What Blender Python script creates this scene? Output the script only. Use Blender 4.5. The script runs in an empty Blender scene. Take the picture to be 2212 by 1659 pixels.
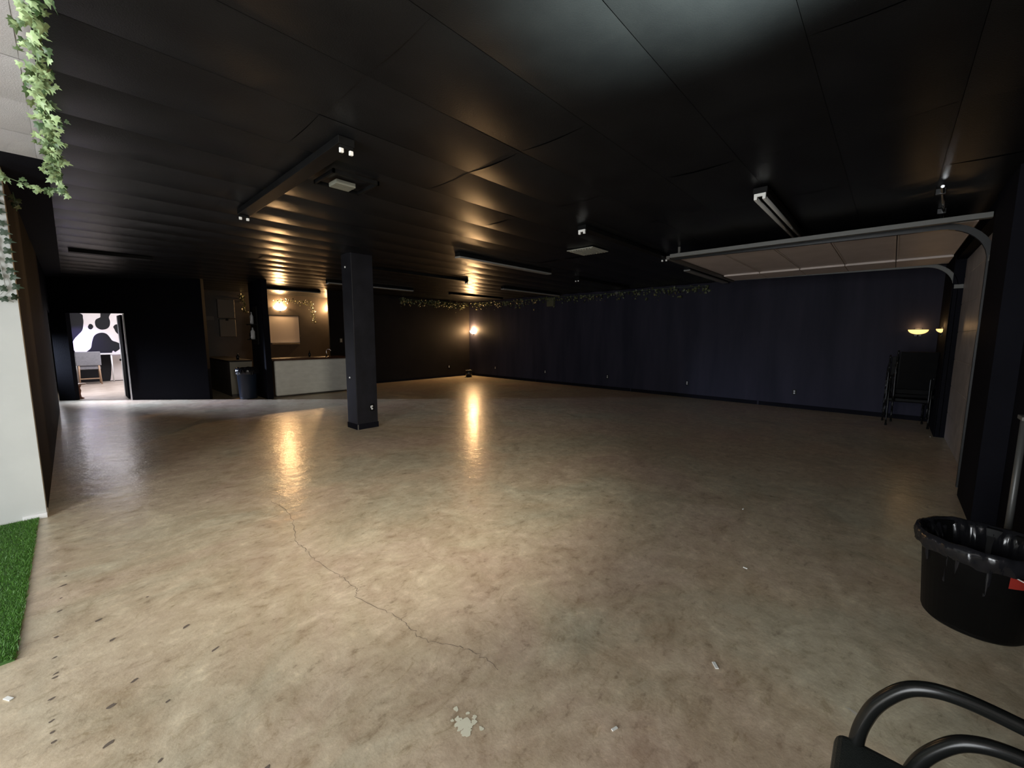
import bpy, math, random
from math import sin, cos, pi, hypot
from mathutils import Vector, Matrix
random.seed(7)
C = bpy.context.scene.collection
H = 1.525      # eye height
CZ = 2.8       # ceiling height

# ------------------------------------------------------------------ mesh helpers
class MB:
    def __init__(s): s.v = []; s.f = []; s.sm = []
    def add(s, vs, fs, smooth=False):
        n = len(s.v); s.v += [tuple(v) for v in vs]
        s.f += [tuple(i + n for i in f) for f in fs]; s.sm += [smooth] * len(fs); return s
    def box(s, a, b, rz=0, piv=None):
        x0, y0, z0 = a; x1, y1, z1 = b
        vs = [(x0,y0,z0),(x1,y0,z0),(x1,y1,z0),(x0,y1,z0),(x0,y0,z1),(x1,y0,z1),(x1,y1,z1),(x0,y1,z1)]
        if rz:
            px, py = piv if piv else ((x0+x1)/2, (y0+y1)/2)
            c, q = cos(rz), sin(rz)
            vs = [(px+(x-px)*c-(y-py)*q, py+(x-px)*q+(y-py)*c, z) for x, y, z in vs]
        return s.add(vs, [(0,3,2,1),(4,5,6,7),(0,1,5,4),(1,2,6,5),(2,3,7,6),(3,0,4,7)])
    def prism(s, pts, z0, z1):
        n = len(pts)
        vs = [(x,y,z0) for x,y in pts] + [(x,y,z1) for x,y in pts]
        fs = [tuple(range(n-1,-1,-1)), tuple(range(n,2*n))] + [(i,(i+1)%n,n+(i+1)%n,n+i) for i in range(n)]
        return s.add(vs, fs)
    def lathe(s, prof, c=(0,0,0), n=24, smooth=True, axis='z'):
        vs = []; fs = []
        for r, z in prof:
            for k in range(n):
                a = 2*pi*k/n; p = (r*cos(a), r*sin(a), z)
                if axis == 'y': p = (p[0], p[2], p[1])
                if axis == 'x': p = (p[2], p[0], p[1])
                vs.append((c[0]+p[0], c[1]+p[1], c[2]+p[2]))
        for i in range(len(prof)-1):
            for k in range(n):
                fs.append((i*n+k, i*n+(k+1)%n, (i+1)*n+(k+1)%n, (i+1)*n+k))
        return s.add(vs, fs, smooth)
    def cyl(s, a, b, r, n=12, r2=None, caps=True):
        return s.tube([a, b], r, n, r2=r2, caps=caps)
    def tube(s, pts, r, n=10, r2=None, caps=True):
        P = [Vector(p) for p in pts]; m = len(P); vs = []; fs = []
        t0 = (P[1]-P[0]).normalized()
        up = Vector((0,0,1)) if abs(t0.z) < .9 else Vector((1,0,0))
        u = t0.cross(up).normalized()
        for i in range(m):
            t = (P[min(i+1,m-1)]-P[max(i-1,0)]).normalized()
            u = (u - t*u.dot(t)).normalized(); w = t.cross(u)
            rr = r if r2 is None else r + (r2-r)*i/(m-1)
            for k in range(n):
                a = 2*pi*k/n; q = P[i] + (u*cos(a)+w*sin(a))*rr; vs.append(tuple(q))
        for i in range(m-1):
            for k in range(n):
                fs.append((i*n+k, i*n+(k+1)%n, (i+1)*n+(k+1)%n, (i+1)*n+k))
        s.add(vs, fs, True)
        if caps:
            b = len(s.v) - m*n
            s.f += [tuple(b+k for k in range(n-1,-1,-1)), tuple(b+(m-1)*n+k for k in range(n))]; s.sm += [False, False]
        return s
    def build(s, name, mat, parent=None, bevel=0, loc=None, seg=2):
        me = bpy.data.meshes.new(name); me.from_pydata(s.v, [], s.f); me.update()
        me.polygons.foreach_set('use_smooth', s.sm)
        if mat: me.materials.append(mat)
        o = bpy.data.objects.new(name, me); C.objects.link(o)
        if parent is not None:
            o.parent = parent
        if loc: o.location = loc
        if bevel:
            b = o.modifiers.new('Bevel', 'BEVEL'); b.width = bevel; b.segments = seg; b.limit_method = 'ANGLE'
        return o

def bez(pts, n=8):
    """Catmull-Rom through pts"""
    P = [Vector(p) for p in pts]; P = [2*P[0]-P[1]] + P + [2*P[-1]-P[-2]]; out = []
    for i in range(1, len(P)-2):
        for k in range(n):
            t = k/n; a, b, c, d = P[i-1], P[i], P[i+1], P[i+2]
            out.append(.5*((2*b)+(c-a)*t+(2*a-5*b+4*c-d)*t*t+(3*b-a-3*c+d)*t*t*t))
    out.append(P[-2]); return out

def tag(o, label=None, cat=None, group=None, kind=None):
    if label: o['label'] = label
    if cat: o['category'] = cat
    if group: o['group'] = group
    if kind: o['kind'] = kind
    return o
def thing(name, label, cat, loc=(0,0,0), rz=0, group=None):
    o = bpy.data.objects.new(name, None); C.objects.link(o); o.empty_display_size = .1
    o.location = loc; o.rotation_euler = (0,0,rz); return tag(o, label, cat, group)
def struct(name, mb, mat, **k):
    o = mb.build(name, mat, **k); o['kind'] = 'structure'; return o
def copy_tree(src, label=None, loc=None, rz=None):
    def rec(o, par):
        c = o.copy(); C.objects.link(c)
        if par is not None: c.parent = par
        for ch in list(o.children): rec(ch, c)
        return c
    r = rec(src, None)
    if loc: r.location = loc
    if rz is not None: r.rotation_euler = (0,0,rz)
    if label: r['label'] = label
    return r

# ------------------------------------------------------------------ materials
def mat(name, col, rough=.5, metal=0, spec=.5, emit=None, es=0, alpha=None, trans=0):
    m = bpy.data.materials.new(name); m.use_nodes = True
    b = m.node_tree.nodes['Principled BSDF']
    b.inputs['Base Color'].default_value = (*col, 1); b.inputs['Roughness'].default_value = rough
    b.inputs['Metallic'].default_value = metal; b.inputs['Specular IOR Level'].default_value = spec
    if emit: b.inputs['Emission Color'].default_value = (*emit, 1); b.inputs['Emission Strength'].default_value = es
    if trans: b.inputs['Transmission Weight'].default_value = trans
    return m
def nt(m): return m.node_tree.nodes, m.node_tree.links, m.node_tree.nodes['Principled BSDF']
def coords(m, scale=(1,1,1)):
    N, L, b = nt(m); tc = N.new('ShaderNodeTexCoord'); mp = N.new('ShaderNodeMapping')
    mp.inputs['Scale'].default_value = scale; L.new(tc.outputs['Object'], mp.inputs['Vector']); return mp
def noise(m, scale, detail=4, rough=.55, vec=None, sc=(1,1,1), dist=0):
    N, L, b = nt(m); n = N.new('ShaderNodeTexNoise'); n.inputs['Scale'].default_value = scale
    n.inputs['Detail'].default_value = detail; n.inputs['Roughness'].default_value = rough; n.inputs['Distortion'].default_value = dist
    L.new((vec or coords(m, sc)).outputs[0], n.inputs['Vector']); return n
def ramp(m, src, stops, interp='LINEAR'):
    N, L, b = nt(m); r = N.new('ShaderNodeValToRGB'); r.color_ramp.interpolation = interp
    e = r.color_ramp.elements
    while len(e) < len(stops): e.new(.5)
    for el, (p, c) in zip(e, stops):
        el.position = p; el.color = (*c, 1) if len(c) == 3 else c
    L.new(src, r.inputs['Fac']); return r
def mix(m, a, b_, fac, mode='MIX'):
    N, L, b = nt(m); x = N.new('ShaderNodeMix'); x.data_type = 'RGBA'; x.blend_type = mode
    for sock, v in ((x.inputs[0], fac), (x.inputs[6], a), (x.inputs[7], b_)):
        if hasattr(v, 'is_output') or isinstance(v, bpy.types.NodeSocket): L.new(v, sock)
        elif isinstance(v, (int, float)): sock.default_value = v
        else: sock.default_value = (*v, 1)
    return x.outputs[2]
def bump(m, src, strength, dist=.01, prev=None):
    N, L, b = nt(m); bp = N.new('ShaderNodeBump'); bp.inputs['Strength'].default_value = strength
    bp.inputs['Distance'].default_value = dist; L.new(src, bp.inputs['Height'])
    if prev: L.new(prev.outputs[0], bp.inputs['Normal'])
    L.new(bp.outputs[0], b.inputs['Normal']); return bp
def noisy(m, c0, c1, scale=6, bs=.15, bscale=120, sc=(1,1,1), bd=.004):
    N, L, b = nt(m); n = noise(m, scale, sc=sc); r = ramp(m, n.outputs[0], [(.3, c0), (.7, c1)])
    L.new(r.outputs[0], b.inputs['Base Color'])
    if bs: bump(m, noise(m, bscale, 3).outputs[0], bs, bd)
    return m

M = {}
M['black_wall'] = noisy(mat('black wall paint', (.012,.012,.014), .7, spec=.04), (.006,.006,.008), (.009,.009,.013), 1.3, .25, 60)
M['panel_wall'] = noisy(mat('black panelled wall paint', (.012,.012,.014), .6, spec=.1), (.018,.018,.029), (.032,.031,.047), 1.0, .2, 60, sc=(3,3,.4))
M['black_ceiling'] = noisy(mat('black ceiling texture', (.02,.02,.02), 0.3, spec=.15), (.0068,.0072,.0082), (.011,.0115,.0125), 3, .3, 170, bd=.003)
M['white_ceiling'] = noisy(mat('white ceiling texture', (.6,.58,.58), .7), (.50,.48,.5), (.58,.56,.58), 3, .4, 170)
M['white_wall'] = noisy(mat('white plaster', (.72,.74,.71), .6), (.52,.535,.515), (.58,.595,.57), 2, .1, 80)
M['white_paint'] = mat('white gloss paint', (.8,.8,.8), .4)
M['bar_front'] = noisy(mat('grey bar panel', (.3,.31,.28), .33), (.76,.77,.70), (.88,.89,.82), 5, .5, 14, sc=(1,1,2.5), bd=.01)
M['far_wall'] = noisy(mat('dark brown black paint', (.012,.011,.011), .6, spec=.08), (.010,.009,.009), (.016,.014,.014), 1.3, .25, 60)
M['garage'] = noisy(mat('grey painted block', (.2,.19,.18), .45), (.27,.255,.25), (.40,.38,.37), 4, .3, 40)
M['garage_door'] = noisy(mat('beige steel door skin', (.5,.42,.38), .5), (.55,.47,.42), (.64,.55,.5), 3, .1, 60)
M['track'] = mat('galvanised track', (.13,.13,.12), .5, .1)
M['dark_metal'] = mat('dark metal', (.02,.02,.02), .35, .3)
M['fixture'] = noisy(mat('black painted fixture', (.03,.03,.03), .5, spec=.1), (.004,.004,.004), (.008,.008,.008), 8, .1)
M['fixture_lit_edge'] = mat('grey lit fixture edge', (.22,.22,.21), .4)  # pale grey stands in for light caught along the fixture edge
M['socket'] = mat('white lamp socket', (.85,.85,.82), .35)
M['tube'] = mat('unlit tube glass', (.30,.29,.27), .15)
M['vent'] = mat('pale vent grille', (.36,.36,.31), .5)
M['outlet'] = mat('ivory outlet face', (.75,.76,.74), .4)
M['black_plastic'] = noisy(mat('black plastic', (.012,.012,.013), .5, spec=.2), (.002,.002,.0022), (.004,.004,.0042), 8, .15, 90)
M['navy_plastic'] = mat('dark blue plastic', (.012,.02,.035), .35)
M['bag'] = mat('black bin liner', (.012,.012,.014), .16)
M['red'] = mat('red sticker', (.35,.03,.02), .5)
M['black_metal_gloss'] = mat('black enamelled tube', (.006,.0065,.006), .25, 0, .3)
M['black_fabric'] = noisy(mat('black vinyl', (.012,.014,.013), .5), (.010,.013,.012), (.015,.018,.016), 30, .4, 400)
M['chrome'] = mat('bright metal', (.75,.75,.75), .15, 1)
M['wood_dark'] = noisy(mat('dark stained wood', (.06,.03,.02), .18), (.05,.022,.014), (.09,.045,.03), 4, 0, sc=(.4,6,6))
M['wood_light'] = noisy(mat('light oak', (.4,.26,.17), .45), (.36,.23,.15), (.46,.31,.2), 8, 0, sc=(6,6,.5))
M['wood_red'] = mat('brown red wood', (.25,.10,.05), .4)
M['grey_fabric'] = noisy(mat('grey upholstery', (.22,.22,.24), .9), (.2,.2,.22), (.25,.25,.27), 20, .3, 300)
M['grey_panel'] = mat('dim grey steel', (.09,.085,.075), .5)
M['cabinet'] = mat('beige laminate', (.2,.19,.15), .5)
M['cabinet_dark'] = mat('dark brown cabinet side', (.05,.045,.04), .5)
M['board'] = mat('whiteboard', (.62,.56,.52), .25)
M['glass_dark'] = mat('dark bottle glass', (.01,.012,.012), .05, spec=.8)
M['leaf_wall'] = mat('dark leaf', (.035,.06,.035), .5)
M['stem'] = mat('vine stem', (.14,.2,.09), .6)
M['outer_white'] = mat('room wall white', (.75,.74,.74), .6)
M['crack'] = mat('crack filler dark', (.2,.16,.12), .8)
M['stain'] = mat('dark pit', (.14,.11,.085), .8)
M['paint'] = mat('dried cream paint', (.78,.75,.58), .7)
M['debris'] = mat('white scrap', (.85,.85,.8), .5)

def leafmat(name, a, b_):
    m = mat(name, a, .45); N, L, b = nt(m)
    oi = N.new('ShaderNodeNewGeometry'); r = ramp(m, oi.outputs['Random Per Island'], [(.0, a), (1, b_)])
    L.new(r.outputs[0], b.inputs['Base Color']); return m
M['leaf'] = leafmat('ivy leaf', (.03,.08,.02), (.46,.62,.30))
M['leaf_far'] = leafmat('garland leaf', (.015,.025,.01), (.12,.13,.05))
M['turf'] = leafmat('turf blades', (.035,.11,.012), (.12,.30,.045))
M['turf_base'] = mat('turf backing', (.045,.12,.02), .9)

def lampmat(name, col, s):
    m = mat(name, (.8,.75,.6), .5, emit=col, es=s); return m
M['shade_hot'] = lampmat('glowing lamp shade', (1,.60,.27), 230)
M['shade_bar'] = lampmat('glowing bar lamp shade', (1,.60,.27), 110)
M['shade_dim'] = lampmat('dim lamp shade', (1,.62,.2), 1.6)

# floor -------------------------------------------------------------
def floor_mat():
    m = mat('stained concrete', (.35,.29,.22), .35); N, L, b = nt(m)
    n1 = noise(m, .7, 6, .62, dist=.8); n2 = noise(m, 2.6, 9, .72, dist=1.6); n3 = noise(m, 9, 8, .7, sc=(1,1.6,1)); n4 = noise(m, .35, 3, .5)
    c1 = ramp(m, n1.outputs[0], [(.36, (.58,.42,.34)), (.5, (.56,.46,.32)), (.62, (.43,.44,.33))]).outputs[0]
    c2 = ramp(m, n2.outputs[0], [(.28, (.33,.25,.165)), (.5, (.56,.475,.36)), (.72, (.80,.72,.56))]).outputs[0]
    c = mix(m, c1, c2, .6)
    c3 = ramp(m, n3.outputs[0], [(.3, (.42,.38,.34)), (.42, (.9,.88,.86)), (.55, (1,1,1)), (.72, (1.3,1.3,1.3))]).outputs[0]
    c = mix(m, c, c3, .8, 'MULTIPLY')
    c4 = ramp(m, n4.outputs[0], [(.35, (.93,.86,.80)), (.65, (1.04,1.05,1.0))]).outputs[0]
    c = mix(m, c, c4, .8, 'MULTIPLY')
    n5 = noise(m, 5.5, 10, .8, dist=2.2, sc=(1,1.4,1))
    c5 = ramp(m, n5.outputs[0], [(.36, (.74,.71,.64)), (.46, (1,1,1)), (.56, (1,1,1)), (.66, (1.14,1.15,1.12))]).outputs[0]
    c = mix(m, c, c5, .9, 'MULTIPLY')
    L.new(c, b.inputs['Base Color'])
    rr = ramp(m, n2.outputs[0], [(.3, (.27,)*3), (.7, (.40,)*3)]).outputs[0]
    L.new(rr, b.inputs['Roughness'])
    b.inputs['Specular IOR Level'].default_value = .3
    b1 = bump(m, noise(m, 4.5, 6, .6, sc=(1,1,1)).outputs[0], .35, .02)
    bump(m, noise(m, 30, 5, .65).outputs[0], .22, .005, prev=b1)
    b.inputs['Coat Weight'].default_value = .3; b.inputs['Coat Roughness'].default_value = .12
    L.new(b.inputs['Normal'].links[0].from_socket, b.inputs['Coat Normal'])
    return m
M['floor'] = floor_mat()
M['room_floor'] = noisy(mat('pale room floor', (.5,.42,.36), .4), (.42,.34,.28), (.6,.52,.45), 4, .1)

# mural -------------------------------------------------------------
def mural_mat():
    m = mat('mural paint', (.7,.66,.66), .5); return m
M['mural_white'] = noisy(mat('mural white paint', (.7,.64,.62), .5), (.85,.78,.75), (.95,.89,.88), 3, 0)
M['mural_black'] = mat('mural black paint', (.014,.014,.016), .6, spec=.2)

# ------------------------------------------------------------------ structure
XR, YF, YB = 10.48, 11.95, 14.5      # right wall, far wall, bar room back wall
XL = -.25                             # left black wall
P0 = Vector((-.03, 13.77)); P1 = Vector((3.19, 10.77)); U = (P1-P0).normalized(); Nn = Vector((-U.y, U.x))
def loc2(u, n): q = P0 + U*u + Nn*n; return (q.x, q.y)

fb = MB(); fb.box((-6,-3,-.1), (XR+.3, 14.05, 0)); floor = struct('floor', fb, M['floor'])
# raised / separate floor of the far room begins behind the doorway line
q0, q1 = loc2(-.1, .06), loc2(1.45, .06)
rf = MB(); rf.prism([q0, q1, (2.02, 14.4), (2.02,18.7), (-.2,18.7), (-.2, 14.02), (q0[0]-.08, q0[1]+.08)], .001, .004)
struct('floor_far_room', rf, M['room_floor'])
struct('floor_bar', MB().box((2.1,14.05,-.1), (8,14.7,0)), M['floor'])
struct('floor_back', MB().box((-1.2,14.05,-.1), (2.1,19.4,0)), M['floor'])

# ceiling: sagging boards, one mesh each zone
def ceiling(name, x0, x1, y0, y1, material, z=CZ, skip=None):
    mb = MB(); PY, PX = .545, 1.15
    iy0 = int(math.floor((y0-2.01)/PY)); iy1 = int(math.ceil((y1-2.01)/PY)); ix0 = int(math.floor((x0-1.1)/PX)); ix1 = int(math.ceil((x1-1.1)/PX))
    rnd = random.Random(3)
    for j in range(iy0, iy1):
        for i in range(ix0, ix1):
            sag = rnd.uniform(.010, .022); t1 = rnd.uniform(-.002,.002); t2 = rnd.uniform(-.002,.002); o = 0
            ax, bx_ = max(x0, 1.1+i*PX+.0005), min(x1, 1.1+(i+1)*PX-.0005); ay, by = max(y0, 2.01+j*PY+.001), min(y1, 2.01+(j+1)*PY-.001)
            if bx_-ax < .02 or by-ay < .02: continue
            nx, ny = 4, 10; vs = []; fs = []
            for b_ in range(ny+1):
                for a in range(nx+1):
                    s, t = a/nx, b_/ny; x = ax+(bx_-ax)*s; y = ay+(by-ay)*t
                    vs.append((x, y, z - sag*sin(pi*t)*(.75+.25*sin(pi*s)) + t1*(s-.5) + t2*(t-.5) + o))
            for b_ in range(ny):
                for a in range(nx):
                    k = b_*(nx+1)+a; fs.append((k, k+nx+1, k+nx+2, k+1))
            mb.add(vs, fs, True)
    mb.box((x0,y0,z+.02),(x1,y1,z+.1))
    return struct(name, mb, material)
ceiling('ceiling', .0, XR, -.75, YB, M['black_ceiling'])
ceiling('ceiling_lobby', -3.5, -.0, -3, 4.7, M['white_ceiling'])
struct('ceiling_left', MB().box((-.9, 4.7, CZ), (0, 14.5, CZ+.1)), M['black_wall'])
struct('ceiling_entry', MB().box((0,-3,CZ), (1.8,-.75,CZ+.1)), M['black_wall'])
struct('ceiling_far_room', MB().box((-1, 14.4, 2.75), (2.1, 19.3, 2.79)), M['outer_white'])

W = M['black_wall']
struct('wall_right', MB().box((XR,-.9,0), (XR+.15,YF+.15,CZ)), M['panel_wall'])
struct('wall_far', MB().box((5.13,YF,0), (XR,YF+.05,CZ)), M['far_wall'])
struct('wall_bar_back', MB().box((2.13,YB,0), (8,YB+.12,CZ)), noisy(mat('dark brown bar wall',(.03,.026,.024),.4),(.03,.026,.023),(.045,.038,.034),3,.2,60))
struct('wall_bar_side', MB().box((7.9,YF+.12,0), (8,YB,CZ)), W)
struct('wall_partition', MB().box((3.1,10.76,0), (3.22,11.75,CZ)), W)
struct('wall_recess', MB().box((2.02,11.95,0), (2.13,YB,CZ)), W)
# diagonal wall with doorway
def diag(u0, u1, z0, z1, n0=0, n1=.12):
    return MB().prism([loc2(u0,n0), loc2(u1,n0), loc2(u1,n1), loc2(u0,n1)], z0, z1)
DW0, DW1 = 0.02, 1.26
wd = MB()
for a in ((-.32,DW0,0,CZ),(DW1,2.98,0,CZ),(DW0,DW1,2.0,CZ)):
    wd.prism([loc2(a[0],0), loc2(a[1],0), loc2(a[1],.1), loc2(a[0],.1)], a[2], a[3])
struct('wall_diagonal', wd, W)
wl = MB(); wl.box((XL-.1, 5.2, 0), (XL, 12.3, CZ)); wl.box((XL-.1, 12.3, 2.0), (XL, 13.97, CZ))
struct('wall_left', wl, W)
struct('wall_lobby', MB().box((-3.4,5.08,0), (XL,5.2,CZ)), M['white_wall'])
struct('trim_1', MB().box((-.38,5.06,0), (XL+.004,5.21,.045)), M['white_paint'], bevel=.004)
# garage wall
gw = MB(); gw.box((1.8,-.85,0),(4.85,-.72,CZ)); gw.box((4.85,-.85,0),(5.75,-.585,CZ)); gw.box((8.95,-.72,0),(XR,-.585,CZ))
struct('wall_garage', gw, W)
struct('wall_entry_side', MB().box((1.68,-3,0),(1.8,-.72,CZ)), W)
struct('wall_entry_back', MB().box((-3.5,-3.1,0),(1.8,-3,CZ)), M['black_wall'])
gi = MB()
zz = 0
for k in range(7):
    z1 = min(zz+.4, 2.66); gi.box((5.75,-.80,zz+.004),(8.95,-.70,z1-.004)); zz = z1
    if zz >= 2.66: break
gi.box((5.75,-.81,0),(8.95,-.705,2.66))
struct('wall_garage_infill', gi, M['garage'], bevel=.006)
struct('wall_garage_header', MB().box((5.75,-.80,2.66),(8.95,-.60,CZ)), W)
struct('baseboard_far', MB().box((5.13,YF-.012,0),(XR,YF,.07)), W)
bb = MB()
for a, b_ in ((-.58,2.1),(2.14,5.2),(5.23,8.6),(8.63,11.9)): bb.box((XR-.014,a,0),(XR,b_,.085))
struct('baseboard_right', bb, M['black_wall'])
# lobby: window wall at left lets the daylight in
wv = MB(); wv.box((-3.5,-3,0),(-3.4,-1.6,CZ)); wv.box((-3.5,4.6,0),(-3.4,5.2,CZ)); wv.box((-3.5,-1.6,2.3),(-3.4,4.6,CZ)); wv.box((-3.5,-1.6,0),(-3.4,4.6,.25))
struct('wall_window', wv, M['white_wall'])
wf = bpy.data.objects.new('window_1', None); C.objects.link(wf); wf['kind'] = 'structure'; wf.location = (-3.45,1.5,0)
f = MB()
for y in (-3.07,-1.55,0,1.55,3.07): f.box((-.03,y-.025,.25),(.03,y+.025,2.3))
f.box((-.03,-3.1,.25),(.03,3.1,.31)); f.box((-.03,-3.1,2.24),(.03,3.1,2.3))
f.build('window_frame', M['white_paint'], wf)
gm = mat('window glass', (1,1,1), 0, trans=1); 
MB().box((-.004,-3.05,.3),(.004,3.05,2.25)).build('pane', gm, wf)

# far room shell
struct('wall_far_room_back', MB().box((-.27,18.7,0),(2.1,18.8,2.75)), M['mural_white'])
struct('wall_far_room_right', MB().box((2.03,14.62,0),(2.1,18.8,2.75)), M['outer_white'])
struct('wall_far_room_left', MB().box((-.27,14.02,0),(-.2,18.8,2.75)), M['mural_black'])

# ------------------------------------------------------------------ column
t = thing('column', 'square black post standing alone in the middle of the floor', 'column', (3.05,6.22,0))
MB().box((0,0,0),(.36,.33,CZ)).build('shaft', noisy(mat('column paint',(.02,.02,.022),.5,spec=.25),(.008,.008,.010),(.014,.014,.018),5,.15,70), t, bevel=.006)
MB().box((-.008,-.008,0),(.368,.338,.09)).build('base_trim', W, t, bevel=.003)
MB().box((-.004,-.012,0),(.014,-.008,.085)).build('scuff', M['grey_panel'], t)
for z in (.82+.02, 2.62-.03):
    MB().lathe([(0,-.012),(.012,-.01),(.016,0)], (-.0,.20,z), 12, axis='x').build('bolt', M['outlet'], t)

# outlets -----------------------------------------------------------
def outlet(label, loc, rz, plate=M['black_plastic'], group=None):
    t = thing('wall_outlet', label, 'outlet', loc, rz, group)
    pl_ = MB().box((-.036,-.006,-.058),(.036,0,.058)).build('plate', plate, t, bevel=.002)
    for z in (-.021,.021):
        MB().lathe([(0,-.010),(.013,-.010),(.0165,-.006),(.0165,0)], (0,0,z), 14, axis='y').build('socket', M['outlet'], pl_)
    return t
o1 = outlet('small white power outlet low on the right wall, nearest the camera', (XR,1.45,.345), -pi/2)
for y, l in ((3.70,'small white power outlet low on the right wall, second from the camera'),(5.95,'small white power outlet low on the right wall, below the distant ceiling box'),
             (8.23,'faint power outlet low on the right wall, second from the far corner'),(10.54,'faint power outlet low on the right wall, closest to the far corner')):
    copy_tree(o1, l, (XR,y,.36))
outlet('faint power outlet low on the far wall, left of the corner lamp', (9.47,YF,.38), 0)
outlet('round beige outlet on the dark wall above the right end of the bar', (5.46,YF,1.37), 0, mat('beige plate',(.3,.27,.2),.5))
oc = outlet('white power outlet with a plug near the foot of the black post', (3.31,6.22,.34), 0)
MB().box((-.03,-.03,-.005),(-.018,0,.03)).build('plug', M['outlet'], oc, bevel=.003)
outlet('tiny bright switch on the black wall at the right edge above the trash can', (3.9,-.72,1.02), pi)

# ------------------------------------------------------------------ fluorescent strip fixtures (unlit)
def fixture(label, p, length, along='x', ends=(1,1), tubes=False, lens=False, drop=.1, w=.11, name='strip_light'):
    """p = left (low coordinate) end on the ceiling; body runs along +x locally"""
    t = thing(name, label, 'ceiling light', (p[0],p[1],CZ-.012), 0 if along == 'x' else pi/2, None)
    MB().box((0,-w/2,-.05),(length,w/2,0)).build('body', M['fixture'], t, bevel=.004)
    if lens: MB().box((.0,-w/2-.004,-.082),(length,w/2+.004,-.055)).build('lit_edge', M['fixture_lit_edge'], t, bevel=.006)  # paler strip under the body, its lit edge put into the colour
    for k, x in enumerate((.012, length-.012)):
        if not ends[k]: continue
        sg = 1 if k == 0 else -1
        br = MB().box((x-.012,-w/2+.01,-.075),(x+.012,w/2-.01,-.05)).build('end_bracket', M['socket'] if ends[k] == 2 else M['fixture'], t, bevel=.003)
        for y in (-.032,.032):
            MB().box((x-.011,y-.013,-drop),(x+.011,y+.013,-.06)).build('lamp_socket', M['socket'], br, bevel=.005)
    if tubes:
        for y in (-.032,.032): MB().cyl((.03,y,-.088),(length-.03,y,-.088),.017,12).build('tube', M['tube'], t)
    return t
fixture('black strip light with white sockets on both ends, on the left ceiling', (1.32,2.68), 2.3, 'y')
fixture('strip light with two unlit tubes in front of the overhead garage door', (4.1,.93), 2.35, ends=(2,2), tubes=True)
fixture('black strip light with a wide white end socket in the middle of the ceiling', (4.1,2.72), 2.35, ends=(2,1))
fixture('strip light with a pale lit side, nearest the far edge of the overhead door', (7.75,2.85), 2.35, ends=(0,0), lens=True)
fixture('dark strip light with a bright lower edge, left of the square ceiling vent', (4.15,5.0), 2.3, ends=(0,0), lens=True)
fixture('faint strip light with one bright socket dot, behind the square ceiling vent', (7.55,5.1), 2.3, ends=(1,0))
fixture('black strip light with two tiny sockets at its right end', (3.95,7.2), 2.3, ends=(0,1))
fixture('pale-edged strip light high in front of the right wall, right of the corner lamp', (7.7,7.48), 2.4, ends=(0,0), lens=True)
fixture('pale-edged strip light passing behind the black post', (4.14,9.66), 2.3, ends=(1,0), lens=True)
fixture('black strip light silhouetted just above the corner lamp', (7.8,9.75), 2.2, ends=(0,0), w=.14)
fixture('strip light with a lit lower edge over the bar', (3.3,12.15), 1.7, ends=(0,0), lens=True, name='strip_light')
fixture('black strip light on the dark ceiling above the doorway', (.1,9.1), .95, ends=(0,0), w=.16)

# vents ---------------------------------------------------------------
t = thing('ceiling_vent', 'square pale grey vent flat on the ceiling left of the overhead door', 'vent', (5.33,3.42,CZ-.022), 0)
MB().box((-.22,-.22,-.012),(.22,.22,0)).build('frame', M['vent'], t, bevel=.004)
vm = MB()
for k in range(9): vm.box((-.19,-.18+k*.044,-.02),(.19,-.165+k*.044,-.012))
vm.build('louvers', M['vent'], t)
t = thing('ceiling_vent', 'black framed vent with a small pale grille near the left strip light', 'vent', (1.65,3.38,CZ-.022), 0)
fr = MB(); fr.box((-.19,-.18,-.03),(.19,-.165,0)); fr.box((-.19,.165,-.03),(.19,.18,0)); fr.box((-.19,-.18,-.03),(-.175,.18,0)); fr.box((.175,-.18,-.03),(.19,.18,0))
fr.build('frame', M['fixture'], t)
gm2 = MB()
for k in range(4): gm2.box((-.08,.01+k*.035,-.035),(.08,.037+k*.035,-.03))
gm2.box((-.08,.01,-.03),(.08,.15,-.001)); gm2.build('grille', mat('dull vent grille',(.2,.2,.16),.5), t)
t = thing('wall_box', 'small dim beige box high on the right wall by the garland', 'box', (XR,8.0,2.58), pi/2)
MB().box((-.13,0,-.13),(.13,.1,.13)).build('case', mat('dim olive case',(.09,.09,.05),.6), t, bevel=.01)
t = thing('smoke_detector', 'small pale round detector at the top of the right wall', 'detector', (XR,5.75,2.72), pi/2)
MB().lathe([(0,.035),(.04,.03),(.05,0)], (0,0,0), 16, axis='y').build('case', mat('dim grey plastic',(.12,.12,.12),.5), t)

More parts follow.
